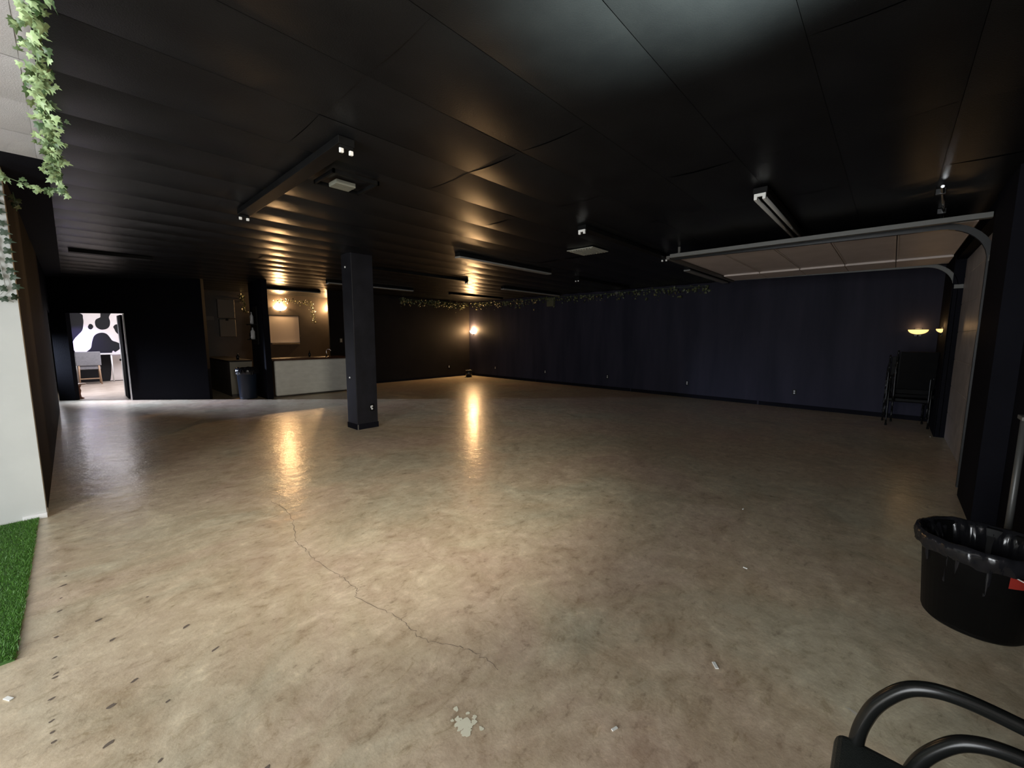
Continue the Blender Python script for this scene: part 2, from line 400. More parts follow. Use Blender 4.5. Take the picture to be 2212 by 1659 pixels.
# ------------------------------------------------------------------ overhead garage door
gx0, gx1, gz = 5.98, 8.98, 2.64
t = thing('garage_door', 'raised beige sectional garage door lying flat under the ceiling', 'garage door', (0,0,0))
y = -.52
for k in range(5):
    h_ = .576
    pm = MB(); pm.box((gx0+.05, y+.004, gz), (gx1-.05, y+h_-.004, gz+.035))
    pm.box((gx0+.05, y+.004, gz-.006), (gx1-.05, y+.02, gz)); pm.box((gx0+.05, y+h_-.02, gz-.006), (gx1-.05, y+h_-.004, gz))
    pm.box((gx1-.75, y+.004, gz-.03), (gx1-.05, y+h_-.004, gz))
    pm.build('door_panel', M['garage_door'], t, bevel=.003); y += h_
for s, x in ((-1,gx0),(1,gx1)):
    pts = [(x,-.62,0.02),(x,-.62,2.25)] + [(x, -.62+.36*(1-cos(a)), 2.25+.36*sin(a)) for a in [i*pi/2/10 for i in range(1,11)]] + [(x,2.4,gz+.0)]
    # track: a C profile swept
    mb = MB(); P = [Vector(p) for p in pts]; n = len(P); vs = []; fs = []
    prof = [(-.012,-.028),(.03*-s,-.028),(.03*-s,-.022),(-.006*-s,-.022),(-.006*-s,.022),(.03*-s,.022),(.03*-s,.028),(-.012,.028)]
    for i in range(n):
        tt = (P[min(i+1,n-1)]-P[max(i-1,0)]).normalized(); nn = Vector((1,0,0)).cross(tt).normalized()
        for a, b_ in prof: vs.append(tuple(P[i]+Vector((a,0,0))+nn*b_))
    m_ = len(prof)
    for i in range(n-1):
        for k in range(m_): fs.append((i*m_+k, i*m_+(k+1)%m_, (i+1)*m_+(k+1)%m_, (i+1)*m_+k))
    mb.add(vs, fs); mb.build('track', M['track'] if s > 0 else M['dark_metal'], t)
    MB().box((x-.015,2.3,gz+.0),(x+.015,2.33,CZ-.02)).build('hanger', M['grey_panel'], t)
    MB().box((x-.04,-.70,2.24),(x+.04,-.6,2.30)).build('bracket', M['track'], t, bevel=.004)
MB().box((gx0-.2,2.37,gz-.05),(gx1,2.42,gz+.0)).build('bottom_rail', M['grey_panel'], t, bevel=.004)
MB().box((gx0-.2,-.58,gz-.03),(gx0-.13,2.37,gz+.02)).build('side_rail', M['track'], t, bevel=.004)
MB().box((gx0-.13,1.2,gz-.012),(gx0-.04,2.37,gz+.0)).build('rail_lip', M['track'], t)
t = thing('metal_conduit', 'thin orange-lit metal conduit on the ceiling behind the overhead door', 'conduit', (5.2,-.2,CZ-.04))
MB().cyl((-.2,0,0),(1.6,-.12,0),.012,10).build('pipe', M['chrome'], t)
for x in (0,.8,1.4): MB().box((x-.015,-.03-x*.067,-.015),(x+.015,.03-x*.067,.03)).build('clamp', M['dark_metal'], t)

# ------------------------------------------------------------------ wall sconces
def sconce(label, loc, rz, mshade, power, r=.135, col=(1,.58,.25)):
    t = thing('wall_sconce', label, 'wall lamp', loc, rz)
    mb = MB(); vs = []; fs = []; n, mm = 20, 8
    for i in range(mm+1):
        ph = pi/2*i/mm
        for k in range(n+1):
            a = pi*k/n; vs.append((r*cos(a)*cos(ph), -r*.75*sin(a)*cos(ph)-.004, -r*.62*sin(ph)))
    for i in range(mm):
        for k in range(n): q = i*(n+1)+k; fs.append((q,q+1,q+n+2,q+n+1))
    mb.add(vs, fs, True); mb.build('shade', mshade, t)
    bp_ = MB().box((-.05,-.012,-.12),(.05,0,.03)).build('back_plate', M['dark_metal'], t, bevel=.004)
    MB().lathe([(0,-.03),(.012,-.02),(.008,-.005),(.018,.005),(0,.012)], (0,-.02,-r*.62-.01), 12).build('finial', M['dark_metal'], bp_)
    L = bpy.data.lights.new('sconce bulb','POINT'); L.energy = power; L.color = col; L.shadow_soft_size = .045
    lo = bpy.data.objects.new('bulb_light', L); C.objects.link(lo); lo.parent = t; lo.location = (0,-.075,.055)
    return t
sconce('brightly glowing wall lamp in the far corner', (XR,11.70,1.7), -pi/2, M['shade_hot'], 75, r=.17)
sconce('half-bowl wall lamp glowing yellow on the right wall by the garage track', (XR,-.33,1.66), -pi/2, M['shade_dim'], 1.2)
sconce('wall lamp peeking out behind the garage track, left edge hidden', (9.62,-.585,1.66), pi, M['shade_dim'], .7, r=.1)
sconce('bright wall lamp behind the bar at its left end', (4.68,YB,2.42), 0, M['shade_bar'], 95, r=.19)
sconce('wall lamp hidden at the right end behind the bar, casting a glow', (6.32,YB,2.38), 0, M['shade_bar'], 380, r=.1)

# ------------------------------------------------------------------ bar
t = thing('bar_counter', 'long bar with pale grey textured front and dark wooden top', 'bar', (3.33,10.92,0), 0)
MB().box((0,0,.03),(1.83,.10,.90)).build('front_panel', M['bar_front'], t, bevel=.04, seg=4)
MB().box((-.06,-.03,.90),(1.87,.62,.945)).build('top', M['wood_dark'], t, bevel=.008)
MB().box((.02,.1,0),(1.8,.55,.9)).build('carcass', M['cabinet_dark'], t)
t = thing('whiteboard', 'pale framed board on the wall behind the bar', 'board', (4.78,YB,1.27), 0)
MB().box((-.44,-.02,0),(.44,0,.87)).build('panel', M['board'], t)
fr = MB(); fr.box((-.46,-.03,-.02),(.46,0,0)); fr.box((-.46,-.03,.87),(.46,0,.89)); fr.box((-.46,-.03,-.02),(-.44,0,.89)); fr.box((.44,-.03,-.02),(.46,0,.89))
fr.build('frame', M['dark_metal'], t)
tr = MB()
tr.box((-.42,-.09,-.035),(.42,-.02,-.012))
tr.build('tray', M['chrome'], t, bevel=.004)
for x in (-.45,.46): MB().lathe([(0,-.03),(.015,-.028),(.018,-.02)], (x,0,.22), 10, axis='y').build('clip', M['chrome'], t)
# faucet on the bar
t = thing('faucet', 'small chrome tap on the bar top near its right end', 'tap', (4.72,11.25,.945), 0)
MB().lathe([(.03,0),(.026,.02),(.013,.03),(.013,.11)], (0,0,0), 14).build('base', M['chrome'], t)
MB().tube(bez([(0,0,.1),(0,0,.17),(.03,-.02,.2),(.08,-.05,.19),(.09,-.055,.15)],5), .008, 8).build('spout', M['chrome'], t)
t = thing('bottle', 'small dark bottle on the bar left of the tap', 'bottle', (4.28,11.25,.945))
MB().lathe([(0,0),(.03,.0),(.032,.09),(.012,.13),(.012,.17),(0,.17)],(0,0,0),14).build('body', M['glass_dark'], t)
t = thing('metal_tray', 'thin shiny metal rim lying on the left half of the bar top', 'tray', (3.95,11.12,.947))
MB().box((-.45,-.09,0),(.35,.09,.008)).build('tray', M['chrome'], t, bevel=.003)

# recess: L-counter, cabinet, panel, can
t = thing('side_counter', 'low beige and brown cabinet behind the dark trash can left of the bar', 'cabinet', (2.62,11.85,0), 0)
MB().box((0,0,.06),(.48,.02,.86)).build('door', M['cabinet'], t, bevel=.004)
MB().box((0.01,.02,0),(.47,2.55,.86)).build('body', M['cabinet_dark'], t)
MB().box((-.03,-.03,.86),(.48,2.6,.895)).build('top', M['black_plastic'], t, bevel=.004)
t = thing('electrical_panel', 'dim grey steel panel box with a dark seam above the low cabinet', 'panel', (3.2,YB,1.47), 0)
MB().box((-.21,-.12,.54),(.21,0,1.08)).build('upper_door', M['grey_panel'], t, bevel=.01)
MB().box((-.19,-.12,0),(.21,0,.5)).build('lower_door', M['grey_panel'], t, bevel=.01)
MB().box((-.04,-.14,.46),(.03,-.12,.52)).build('latch', M['black_plastic'], t)
t = thing('wall_bracket', 'small dim grey plate left of the steel panel box', 'plate', (2.82,YB,2.0), 0)
MB().box((-.1,-.02,-.06),(.09,0,.06)).build('plate', M['grey_panel'], t, bevel=.006)
# rack of bottles on partition side
t = thing('wall_rack', 'narrow black rack on the partition left of the bar', 'rack', (3.095,11.3,0), 0)
MB().box((-.03,-.16,1.3),(0,.16,2.2)).build('backboard', M['black_plastic'], t)
for z in (1.42,1.78): MB().box((-.16,-.18,z-.02),(-.03,.18,z)).build('shelf', M['black_plastic'], t, bevel=.003)
def bottle(label, loc, h, m, r=.036):
    t = thing('bottle', label, 'bottle', loc)
    bd_ = MB().lathe([(0,0),(r,.0),(r,h*.6),(r*.35,h*.78),(r*.35,h),(0,h)],(0,0,0),16).build('body', m, t)
    MB().lathe([(r*.42,h*.9),(r*.42,h*1.02),(0,h*1.02)],(0,0,0),12).build('cap', M['chrome'], bd_); return t
M['clear'] = mat('pale bottle glass', (.55,.58,.62), .08, .0, spec=.9)
bottle('tall pale bottle on the upper shelf of the narrow rack', (2.99,11.22,1.78), .3, M['clear'])
bottle('pale bottle on the lower shelf of the narrow rack', (2.99,11.2,1.42), .3, M['clear'], .045)
bottle('dark bottle with bright cap on the lower shelf of the narrow rack', (3.0,11.38,1.42), .22, M['glass_dark'])
bottle('dark bottle standing on the low cabinet behind the trash can', (2.86,12.1,.897), .16, M['glass_dark'])

def bin_mesh(prof_body, liner, c, parent, mb_mat, seed=1):
    body_ = MB().lathe(prof_body, (0,0,0), 48).build('body', mb_mat, parent)
    rnd = random.Random(seed); n = 180; vs = []; fs = []
    rows = liner
    ph = [rnd.uniform(0,6.28) for _ in range(6)]
    for i, (r, z, amp) in enumerate(rows):
        for k in range(n):
            a = 2*pi*k/n; w = amp*(.5*sin(9*a+ph[0]+i*.4)+.4*sin(17*a+ph[1]-i*.9)+.45*sin(37*a+ph[2]+i*1.7)); 
            vs.append(((r+w)*cos(a), (r+w)*sin(a), z + amp*.8*sin(5*a+ph[3]+i)+amp*.5*sin(13*a+ph[4])))
    for i in range(len(rows)-1):
        for k in range(n): fs.append((i*n+k,i*n+(k+1)%n,(i+1)*n+(k+1)%n,(i+1)*n+k))
    m2 = MB(); m2.add(vs, fs, True); m2.build('liner', M['bag'], parent); return body_

t = thing('trash_can', 'large round black trash can with a black liner at the right edge', 'trash can', (3.19,-.44,0))
canbody = bin_mesh([(0,.004),(.185,.004),(.195,.015),(.225,.42),(.24,.43),(.245,.465),(.235,.47),(.228,.46),(.2,.03),(0,.03)],
         [(.24,.39,.008),(.25,.405,.010),(.256,.425,.008),(.258,.45,.006),(.25,.482,.004),(.238,.48,.004),(.222,.44,.012),(.21,.36,.02),(.2,.25,.015)], None, t, M['black_plastic'])
# red sticker curved on the side
def sticker(a0, a1, z0, z1, r0, mname, nm, f):
    vs = []; fs = []; n = 14
    for k in range(n+1):
        s = k/n; a = a0+(a1-a0)*s; lo, hi = f(s)
        for z in (z0+(z1-z0)*lo, z0+(z1-z0)*hi):
            r = r0+(.225-.195)*(z/.42); vs.append((r*cos(a), r*sin(a), z))
    for k in range(n): fs.append((2*k,2*k+2,2*k+3,2*k+1))
    m2 = MB(); m2.add(vs, fs, True); return m2.build(nm, M[mname], canbody)
sa = math.pi
sticker(sa+.32, sa+1.4, .315, .385, .198, 'red', 'sticker', lambda s: (.1+.0*s, .95-.6*s))
sticker(sa+.40, sa+1.4, .315, .385, .1995, 'debris', 'sticker_swoosh', lambda s: (max(.12,.92-1.9*s+1.1*s*s), max(.2,1.0-1.9*s+1.1*s*s)))

t = thing('trash_can', 'dark blue-black trash can with a liner in front of the low cabinet by the bar', 'trash can', (2.83,11.27,0))
t.scale = (.93,.93,1.55)
bin_mesh([(0,.004),(.185,.004),(.195,.015),(.225,.42),(.24,.43),(.245,.465),(.235,.47),(.2,.03),(0,.03)],
         [(.24,.385,.010),(.252,.40,.008),(.256,.43,.006),(.25,.482,.004),(.238,.48,.004),(.222,.44,.012),(.21,.36,.015)], None, t, M['navy_plastic'], 5)

# stanchion behind trash can
t = thing('stanchion_post', 'thin dark metal post standing behind the trash can at the right edge', 'post', (3.72,-.60,0))
MB().lathe([(0,0),(.075,0),(.075,.012),(.03,.025),(.02,.03)],(0,0,0),28).build('base', M['dark_metal'], t)
MB().cyl((0,0,.02),(0,0,1.05),.016,16).build('pole', mat('dull grey tube',(.09,.09,.085),.4,.3), t)
MB().box((-.06,-.02,1.05),(.06,.02,1.075)).build('top_bar', M['track'], t, bevel=.005)

# small basket in far corner
t = thing('wire_basket', 'small dark basket with a bright metal rim on the floor in the far corner', 'basket', (10.0,11.45,0))
MB().lathe([(0,.01),(.11,.01),(.13,.25),(.125,.25),(.105,.02),(0,.02)],(0,0,0),28).build('body', M['dark_metal'], t)
MB().lathe([(.125,.245),(.14,.25),(.14,.265),(.125,.265),(.125,.245)],(0,0,0),28).build('rim', M['chrome'], t)

# ------------------------------------------------------------------ chairs (stack, bottom right)
def stack_chair(label, loc, rz=0, lod=False, group=None):
    fab = M['black_plastic'] if lod else M['black_fabric']
    """front faces +Y, width along X (0..0.5), origin at floor below the front right arm post"""
    t = thing('stacking_chair', label, 'chair', loc, rz, group)
    nn = 10 if lod else 20
    for x in (0,-.52):
        pts = bez([(x,-.0,.02),(x,-.0,.25),(x,-.0,.46),(x,-.013,.55),(x,-.04,.61),(x,-.075,.648),(x,-.13,.662),(x,-.23,.652),(x,-.36,.635),(x,-.45,.62),(x,-.475,.60)], 3 if lod else 8)
        fr_ = MB().tube(pts, .0125, nn).build('arm_frame', M['black_metal_gloss'], t)
        pts = bez([(x,-.50,.02),(x,-.49,.3),(x,-.475,.5),(x,-.49,.7),(x,-.53,.88)], 3 if lod else 6)
        rl_ = MB().tube(pts, .0125, nn).build('rear_leg', M['black_metal_gloss'], t)
        for y, pp in ((0,fr_),(-.50,rl_)): MB().cyl((x,y,0),(x,y,.03),.016,12).build('foot', M['black_plastic'], pp)
    MB().box((-.53,-.46,.415),(.012,.032,.485)).build('seat', fab, t, bevel=.02, seg=4)
    MB().add([(-.5,-.485,.56),(-.02,-.485,.56),(-.02,-.455,.56),(-.5,-.455,.56),(-.5,-.535,.86),(-.02,-.535,.86),(-.02,-.505,.86),(-.5,-.505,.86)],
             [(0,3,2,1),(4,5,6,7),(0,1,5,4),(1,2,6,5),(2,3,7,6),(3,0,4,7)]).build('backrest', fab, t, bevel=.012)
    return t
base = stack_chair('black armchair with curved tubular arms, topmost of the stack at the bottom right corner', (1.0,-.012,.24))
for k, l in ((1,'black armchair in the bottom right stack, directly under the topmost one'),(2,'black armchair in the bottom right stack, third from the top'),
             (3,'black armchair in the bottom right stack, fourth from the top'),(4,'black armchair in the bottom right stack, lowest, standing on the floor')):
    copy_tree(base, l, (1.0,-.012-.07*k,.24-.06*k))
# dark stack beneath the small sconce
sb = stack_chair('dark stacked chair in the far right corner, lowest on the floor', (10.12,-.5,0), -pi/2+.1, True)
for k, l in ((1,'dark stacked chair in the far right corner, second from the bottom'),(2,'dark stacked chair in the far right corner, third from the bottom'),
             (3,'dark stacked chair in the far right corner, third from the top'),(4,'dark stacked chair in the far right corner, second from the top'),(5,'dark stacked chair in the far right corner, topmost under the lamp')):
    copy_tree(sb, l, (10.12-.012*k,-.5+.01*(k%2),.085*k), -pi/2+.1+(.12 if k%2 else -.06))

# ------------------------------------------------------------------ doorway room
dr = bpy.data.objects.new('door_1', None); C.objects.link(dr); dr['kind'] = 'structure'; dr.location = (*loc2(DW1-.06,.07),0)
hx, hy = loc2(1.10,.12); ex, ey = loc2(.50,.76)
d = Vector((ex-hx, ey-hy)).normalized(); w = Vector((-d.y, d.x))*.02
def rel(x, y): return (x-dr.location.x, y-dr.location.y)
pl = [rel(hx-w.x,hy-w.y), rel(ex-w.x,ey-w.y), rel(ex+w.x,ey+w.y), rel(hx+w.x,hy+w.y)]
MB().prism(pl, .02, 1.97).build('door_leaf', mat('matt black door',(.003,.003,.004),.8,spec=.02), dr)
w2 = w*1.15; e1 = Vector((ex,ey))-d*.22; e2 = Vector((ex,ey))+d*.005
pl2 = [rel(e1.x-w2.x,e1.y-w2.y), rel(e2.x-w2.x,e2.y-w2.y), rel(e2.x+w2.x,e2.y+w2.y), rel(e1.x+w2.x,e1.y+w2.y)]
MB().prism(pl2, .02, 1.97).build('door_edge', M['white_paint'], dr)
kx, ky = rel(ex-d.x*.06, ey-d.y*.06)
for s in (1,-1): MB().lathe([(0,.06*s),(.028,.05*s),(.028,.03*s),(.012,.02*s),(.012,0)], (kx,ky,.9), 16, axis='x').build('door_knob', M['dark_metal'], dr)
tr = MB()
tr.prism([loc2(DW1-.03,-.005), loc2(DW1,-.005), loc2(DW1,.115), loc2(DW1-.03,.115)], 0, 1.99)
struct('trim_2', tr, M['white_paint'])

# mural shapes on the back wall (Y=18.7): px -> X,z on the wall
def mural_blob(pts, label=None):
    Y = 18.695; P = bez([(x,Y,z) for x, z in pts+[pts[0]]], 8)[:-1]; n = len(P)
    mb = MB(); vs = [(p.x,Y,p.z) for p in P]+[(p.x,18.7,p.z) for p in P]
    mb.add(vs, [tuple(range(n))]+[(i,(i+1)%n,n+(i+1)%n,n+i) for i in range(n)]); return mb
f_ = 881.34; p_ = .11776; r_ = .00366; a_ = .74709
def _rot(v):
    c, s = cos(p_), sin(p_); v = (v[0], v[1]*c-v[2]*s, v[1]*s+v[2]*c); c, s = cos(r_), sin(r_)
    return Vector((v[0]*c-v[1]*s, v[0]*s+v[1]*c, v[2]))
dX, dY, dZ = _rot((sin(a_),0,cos(a_))), _rot((-cos(a_),0,sin(a_))), _rot((0,-1,0))
def wallY(px, py, Y):
    v = Vector(((px-1106)/f_, (py-829.5)/f_, 1)); x, y, z = v.dot(dX), v.dot(dY), v.dot(dZ); return (x*Y/y, z*Y/y+H)
def z2(cx, cy): return (130+cx/7.539, 660+cy/7.541)     # detail coordinates -> photo pixels
mur = bpy.data.objects['wall_far_room_back']
blobs = [
 [(20,60),(330,130),(372,210),(378,290),(360,400),(300,470),(235,540),(195,620),(200,700),(240,752),(250,860),(60,860)],
 [(650,60),(655,170),(645,195),(585,225),(565,275),(585,345),(640,385),(700,392),(765,375),(805,330),(812,260),(795,205),(800,170),(840,60)],
 [(450,345),(470,308),(500,300),(533,325),(535,360),(500,390),(462,375)],
 [(862,350),(890,315),(940,305),(1000,320),(1010,470),(950,468),(905,430),(885,390)],
 [(300,860),(440,745),(500,690),(520,590),(550,500),(610,455),(690,442),(760,465),(810,520),(850,570),(920,595),(975,625),(992,665),(960,715),(900,755),(840,780),(780,1300),(300,1300)],
]
for bl in blobs:
    mural_blob([wallY(*z2(*p), 18.7) for p in bl]).build('mural_patch', M['mural_black'], mur)
struct('trim_3', MB().box((-.2,18.68,0),(2.03,18.7,.02)), M['mural_black'])

t = thing('console_table', 'white high table with thin legs behind the grey chair through the doorway', 'table', (.05,18.22,0))
MB().box((-.02,0,.885),(1.4,.42,.925)).build('tabletop', M['white_paint'], t, bevel=.004)
for x, y in ((.03,.04),(.82,.04),(1.32,.04),(.03,.38),(1.32,.38)):
    MB().cyl((x,y,0),(x,y,.885),.016,10,r2=.022).build('leg', M['white_paint'], t)
def room_chair(label, loc, rz):
    t = thing('upholstered_chair', label, 'chair', loc, rz)
    MB().box((-.27,-.03,.58),(.27,.04,1.0)).build('backrest', M['grey_fabric'], t, bevel=.02, seg=3)
    MB().box((-.25,0,.46),(.25,.42,.56)).build('seat', M['grey_fabric'], t, bevel=.02, seg=3)
    for x in (-.21,.21):
        MB().cyl((x*1.12,-.03,0),(x,0,.6),.017,10,r2=.024).build('leg', M['wood_light'], t)
        MB().cyl((x*1.05,.40,0),(x,.38,.48),.017,10,r2=.024).build('leg', M['wood_light'], t)
    MB().box((-.22,-.02,.17),(.22,.01,.2)).build('stretcher', M['wood_light'], t)
    return t
room_chair('grey upholstered chair with light wooden legs seen through the doorway', (.34,17.75,0), 0)
t = thing('side_stool', 'small brown wooden stool just inside the doorway on the left', 'stool', (.06,14.0,0))
MB().lathe([(0,.34),(.12,.34),(.125,.35),(.125,.365),(0,.37)],(0,0,0),24).build('seat', M['wood_light'], t)
MB().lathe([(.07,0),(.075,.02),(.03,.05),(.02,.12),(.035,.2),(.02,.26),(.05,.34)],(0,0,0),16).build('leg', M['wood_red'], t)

# ------------------------------------------------------------------ ivy & garlands
def leaf(mb, p, size, nrm, up, curl=.25):
    """five-lobed ivy leaf"""
    nrm = Vector(nrm).normalized(); up = Vector(up); up = (up-nrm*up.dot(nrm))
    if up.length < 1e-3: up = nrm.orthogonal()
    up.normalize(); sd = up.cross(nrm)
    out = [(0,-.05),(.22,-.18),(.46,-.02),(.30,.22),(.40,.48),(.16,.46),(0,.95),(-.16,.46),(-.40,.48),(-.30,.22),(-.46,-.02),(-.22,-.18)]
    vs = [tuple(Vector(p)+nrm*size*curl*.25)] + [tuple(Vector(p)+(sd*x+up*y)*size - nrm*size*curl*(x*x+ (y-.3)**2)) for x, y in out]
    vs[0] = tuple(Vector(p)+up*size*.2+nrm*size*.06)
    mb.add(vs, [(0, i, i % 12 + 1) for i in range(1,13)])
def vine(name, label, cat, path, n, size, spread, mleaf, view=None, seed=0, stem_r=.003, group=None, hang=0, fill=None):
    rnd = random.Random(seed); P = bez(path, 8)
    t = thing(name, label, cat, tuple(path[0]), 0, group); o = Vector(path[0])
    mb = MB(); mb.tube([p-o for p in P], stem_r, 6).build('stem', M['stem'], t)
    lm = MB()
    for k in range(n):
        s = rnd.random()*(len(P)-1); i = int(s); p = P[i].lerp(P[min(i+1,len(P)-1)], s-i)-o
        sp = spread if not callable(spread) else spread(s/(len(P)-1))
        q = p+Vector((rnd.gauss(0,sp), rnd.gauss(0,sp), rnd.gauss(0,sp)-abs(rnd.gauss(0,hang)) if hang else rnd.gauss(0,sp)*.6))
        q.z = min(q.z, CZ-.03-o.z)
        nr = Vector((rnd.gauss(0,.6), rnd.gauss(0,.6)-.6, rnd.gauss(0,.5)-.2)) if view is None else Vector(view)+Vector((rnd.gauss(0,.45),rnd.gauss(0,.45),rnd.gauss(0,.45)))
        leaf(lm, q, size*rnd.uniform(.6,1.15), nr, (rnd.gauss(0,.6),rnd.gauss(0,.6),-1+rnd.gauss(0,.5)))
    lm.build('leaves', mleaf, t); return t
# big ivy along the ceiling edge near the camera
vine('ivy_garland', 'long green ivy garland hanging along the edge of the white ceiling at the left', 'garland',
     [(.0,2.2,2.74),(.01,2.7,2.72),(-.0,3.2,2.73),(.02,3.7,2.71),(.03,4.2,2.72),(.03,4.62,2.7)], 330, .045, .025, M['leaf'], view=(-.2,-.75,-.6), seed=2)
vine('ivy_strand', 'ivy strand dangling below the ceiling corner at the upper left', 'garland',
     [(.02,4.62,2.74),(.03,4.66,2.70),(.045,4.68,2.65),(.055,4.7,2.60),(.085,4.7,2.57)], 16, .055, .012, M['leaf'], view=(-.1,-.9,-.3), seed=5)
vine('ivy_garland', 'short ivy garland draped across the top of the white wall at the left edge', 'garland',
     [(-.6,4.86,2.72),(-.35,4.85,2.72),(-.2,4.85,2.66),(-.06,4.84,2.62),(.03,4.82,2.63)], 60, .045, .018, M['leaf'], view=(-.1,-.9,-.3), seed=9)
vine('ivy_sprig', 'few pale ivy leaves low against the black wall beside the white wall', 'garland',
     [(-.21,5.3,2.66),(-.2,5.25,2.55),(-.2,5.22,2.5)], 5, .06, .015, M['leaf_far'], view=(0,-1,-.2), seed=4)
# painted-dark leaf strand hanging in front of white wall
rnd = random.Random(12)
t = thing('ivy_strand', 'dark green leaf strand hanging down the white wall at the left edge', 'garland', (-.30,5.05,2.55))
MB().tube([(.0,0,.2),(-.02,0,0),(-.03,0,-.3),(-.01,0,-.5),(.0,0,-.68),(-.04,0,-.74),(.03,0,-.78)], .003, 6).build('stem', mat('grey stem',(.35,.36,.33),.6), t)
lm = MB()
for k in range(13):
    z = .1-.07*k; x = .0 + (.015*(k/3.) - .03)
    for s in (1,-1) : leaf(lm, (x*.6+.022*s+rnd.uniform(-.01,.01), -.005, z+rnd.uniform(-.015,.015)), .062, (rnd.gauss(0,.25),-1,rnd.gauss(0,.3)), (s*1.2,0,-.2))
lm.build('leaves', M['leaf_wall'], t)
# garlands at the far walls
vine('leaf_garland', 'leafy garland glinting along the top of the far wall above the corner lamp', 'garland',
     [(7.4,11.85,2.72),(8.3,11.86,2.70),(9.0,11.86,2.73),(9.6,11.87,2.68),(10.3,11.85,2.71)], 330, .07, .035, M['leaf_far'], seed=21, hang=.09)
vine('leaf_garland', 'dim leafy garland along the top of the right wall', 'garland',
     [(10.40,11.7,2.70),(10.38,10.8,2.72),(10.4,9.6,2.69),(10.4,8.0,2.73),(10.4,6.4,2.70),(10.4,4.8,2.73),(10.4,3.3,2.72)], 420, .07, .035, M['leaf_far'], view=(-1,-.2,-.2), seed=22, hang=.08)
vine('leaf_garland', 'leafy garland across the wall behind the bar, trailing down at its right', 'garland',
     [(4.5,14.3,2.6),(5.1,14.3,2.62),(5.55,14.3,2.58),(5.62,14.3,2.3),(5.64,14.3,2.0)], 130, .05, .04, M['leaf_far'], seed=23, hang=.04)
vine('leaf_garland', 'faint leafy garland hanging beside the steel panel box left of the bar', 'garland',
     [(3.62,14.42,2.72),(3.66,14.42,2.5),(3.7,14.42,2.2)], 40, .07, .035, M['leaf_far'], seed=24)

# ------------------------------------------------------------------ artificial turf
t = thing('turf_mat', 'bright green artificial turf mat on the floor in front of the white wall', 'turf', (-1.3,4.0,0))
MB().box((-1.2,-1.1,0),(1.0,1.075,.012)).build('backing', M['turf_base'], t)
rnd = random.Random(3); tb = MB(); vs = []; fs = []
for k in range(42000):
    x = 1.0 - abs(rnd.random()**1.7)*1.1 + (rnd.uniform(-.008,.008)); y = rnd.uniform(-1.1,1.07)
    if x > 1.012: x = 1.0
    a = rnd.uniform(0,6.28); hgt = rnd.uniform(.018,.03); lx, ly = rnd.gauss(0,.008), rnd.gauss(0,.008); c, s = cos(a)*.002, sin(a)*.002
    n = len(vs); vs += [(x-c,y-s,.008),(x+c,y+s,.008),(x+lx,y+ly,hgt)]; fs.append((n,n+1,n+2))
tb.add(vs, fs); tb.build('grass_blades', M['turf'], t, ).__setitem__('kind','stuff')

# ------------------------------------------------------------------ marks on the floor
def ribbon(path, w, seed=0, z=.0012):
    rnd = random.Random(seed); P = bez(path, 10); mb = MB(); vs = []; fs = []
    for i, p in enumerate(P):
        t_ = (P[min(i+1,len(P)-1)]-P[max(i-1,0)]).normalized(); s = Vector((-t_.y,t_.x,0))*w*rnd.uniform(.35,1.1)
        j = Vector((rnd.gauss(0,.006),rnd.gauss(0,.006),0)); vs += [tuple(p+j-s+Vector((0,0,z))), tuple(p+j+s+Vector((0,0,z)))]
    fs = [(2*i,2*i+1,2*i+3,2*i+2) for i in range(len(P)-1)]; mb.add(vs, fs); return mb
ribbon([(1.14,4.1,0),(1.16,3.67,0),(1.03,3.16,0),(1.02,2.98,0),(1.02,2.71,0),(1.05,2.43,0),(1.05,2.25,0),(1.02,2.15,0),(1.08,1.88,0),(1.09,1.79,0),(1.09,1.62,0),(1.17,1.46,0),(1.21,1.35,0),(1.22,1.2,0)], .0022, 1).build('floor_crack', M['crack'], floor)
def splat(mb, x, y, r, rnd, n=14, ax=1, z=.0014, rz=0):
    c0, s0 = cos(rz), sin(rz); vs = [(x,y,z)]
    for k in range(n):
        a = 2*pi*k/n; q = r*rnd.uniform(.55,1.1); px, py = q*cos(a)*ax, q*sin(a); vs.append((x+px*c0-py*s0, y+px*s0+py*c0, z))
    mb.add(vs, [(0,i+1,(i+1)%n+1) for i in range(n)])
rnd = random.Random(8); mb = MB()
for k in range(70):
    a = rnd.uniform(0,6.28); d_ = abs(rnd.gauss(0,.028)); splat(mb, .935+d_*cos(a), 1.115+d_*sin(a), rnd.uniform(.004,.014), rnd, 9, z=.0014+k*1e-5)
mb.build('paint_splash', M['paint'], floor)
mb = MB()
for (x, y) in [(-.14,3.72),(-.15,3.59),(-.155,3.42),(-.16,3.26),(-.17,2.98),(-.17,2.79),(-.17,2.65),(-.175,2.62),(-.18,2.47),(-.17,2.32),(-.17,2.25),(-.172,2.19),(-.165,2.0),(-.15,1.8),(-.14,1.62),(-.03,2.03),(.1,1.81),(-.01,2.24),(.07,2.34),(.19,3.07),(.3,2.6),(.36,2.3),(.02,2.75),(-.02,3.0),(.15,2.1),(.12,1.62),(.35,1.5),(.28,1.28),(.0,1.7),(.05,1.55)]:
    splat(mb, x+rnd.uniform(-.006,.006), y, rnd.uniform(.006,.013), rnd, 9, ax=rnd.uniform(1.2,2.4), rz=.5)
mb.build('tack_holes', M['stain'], floor)
mb = MB(); splat(mb, .33,1.44,.035,rnd,14); mb.build('round_stain', M['stain'], floor)
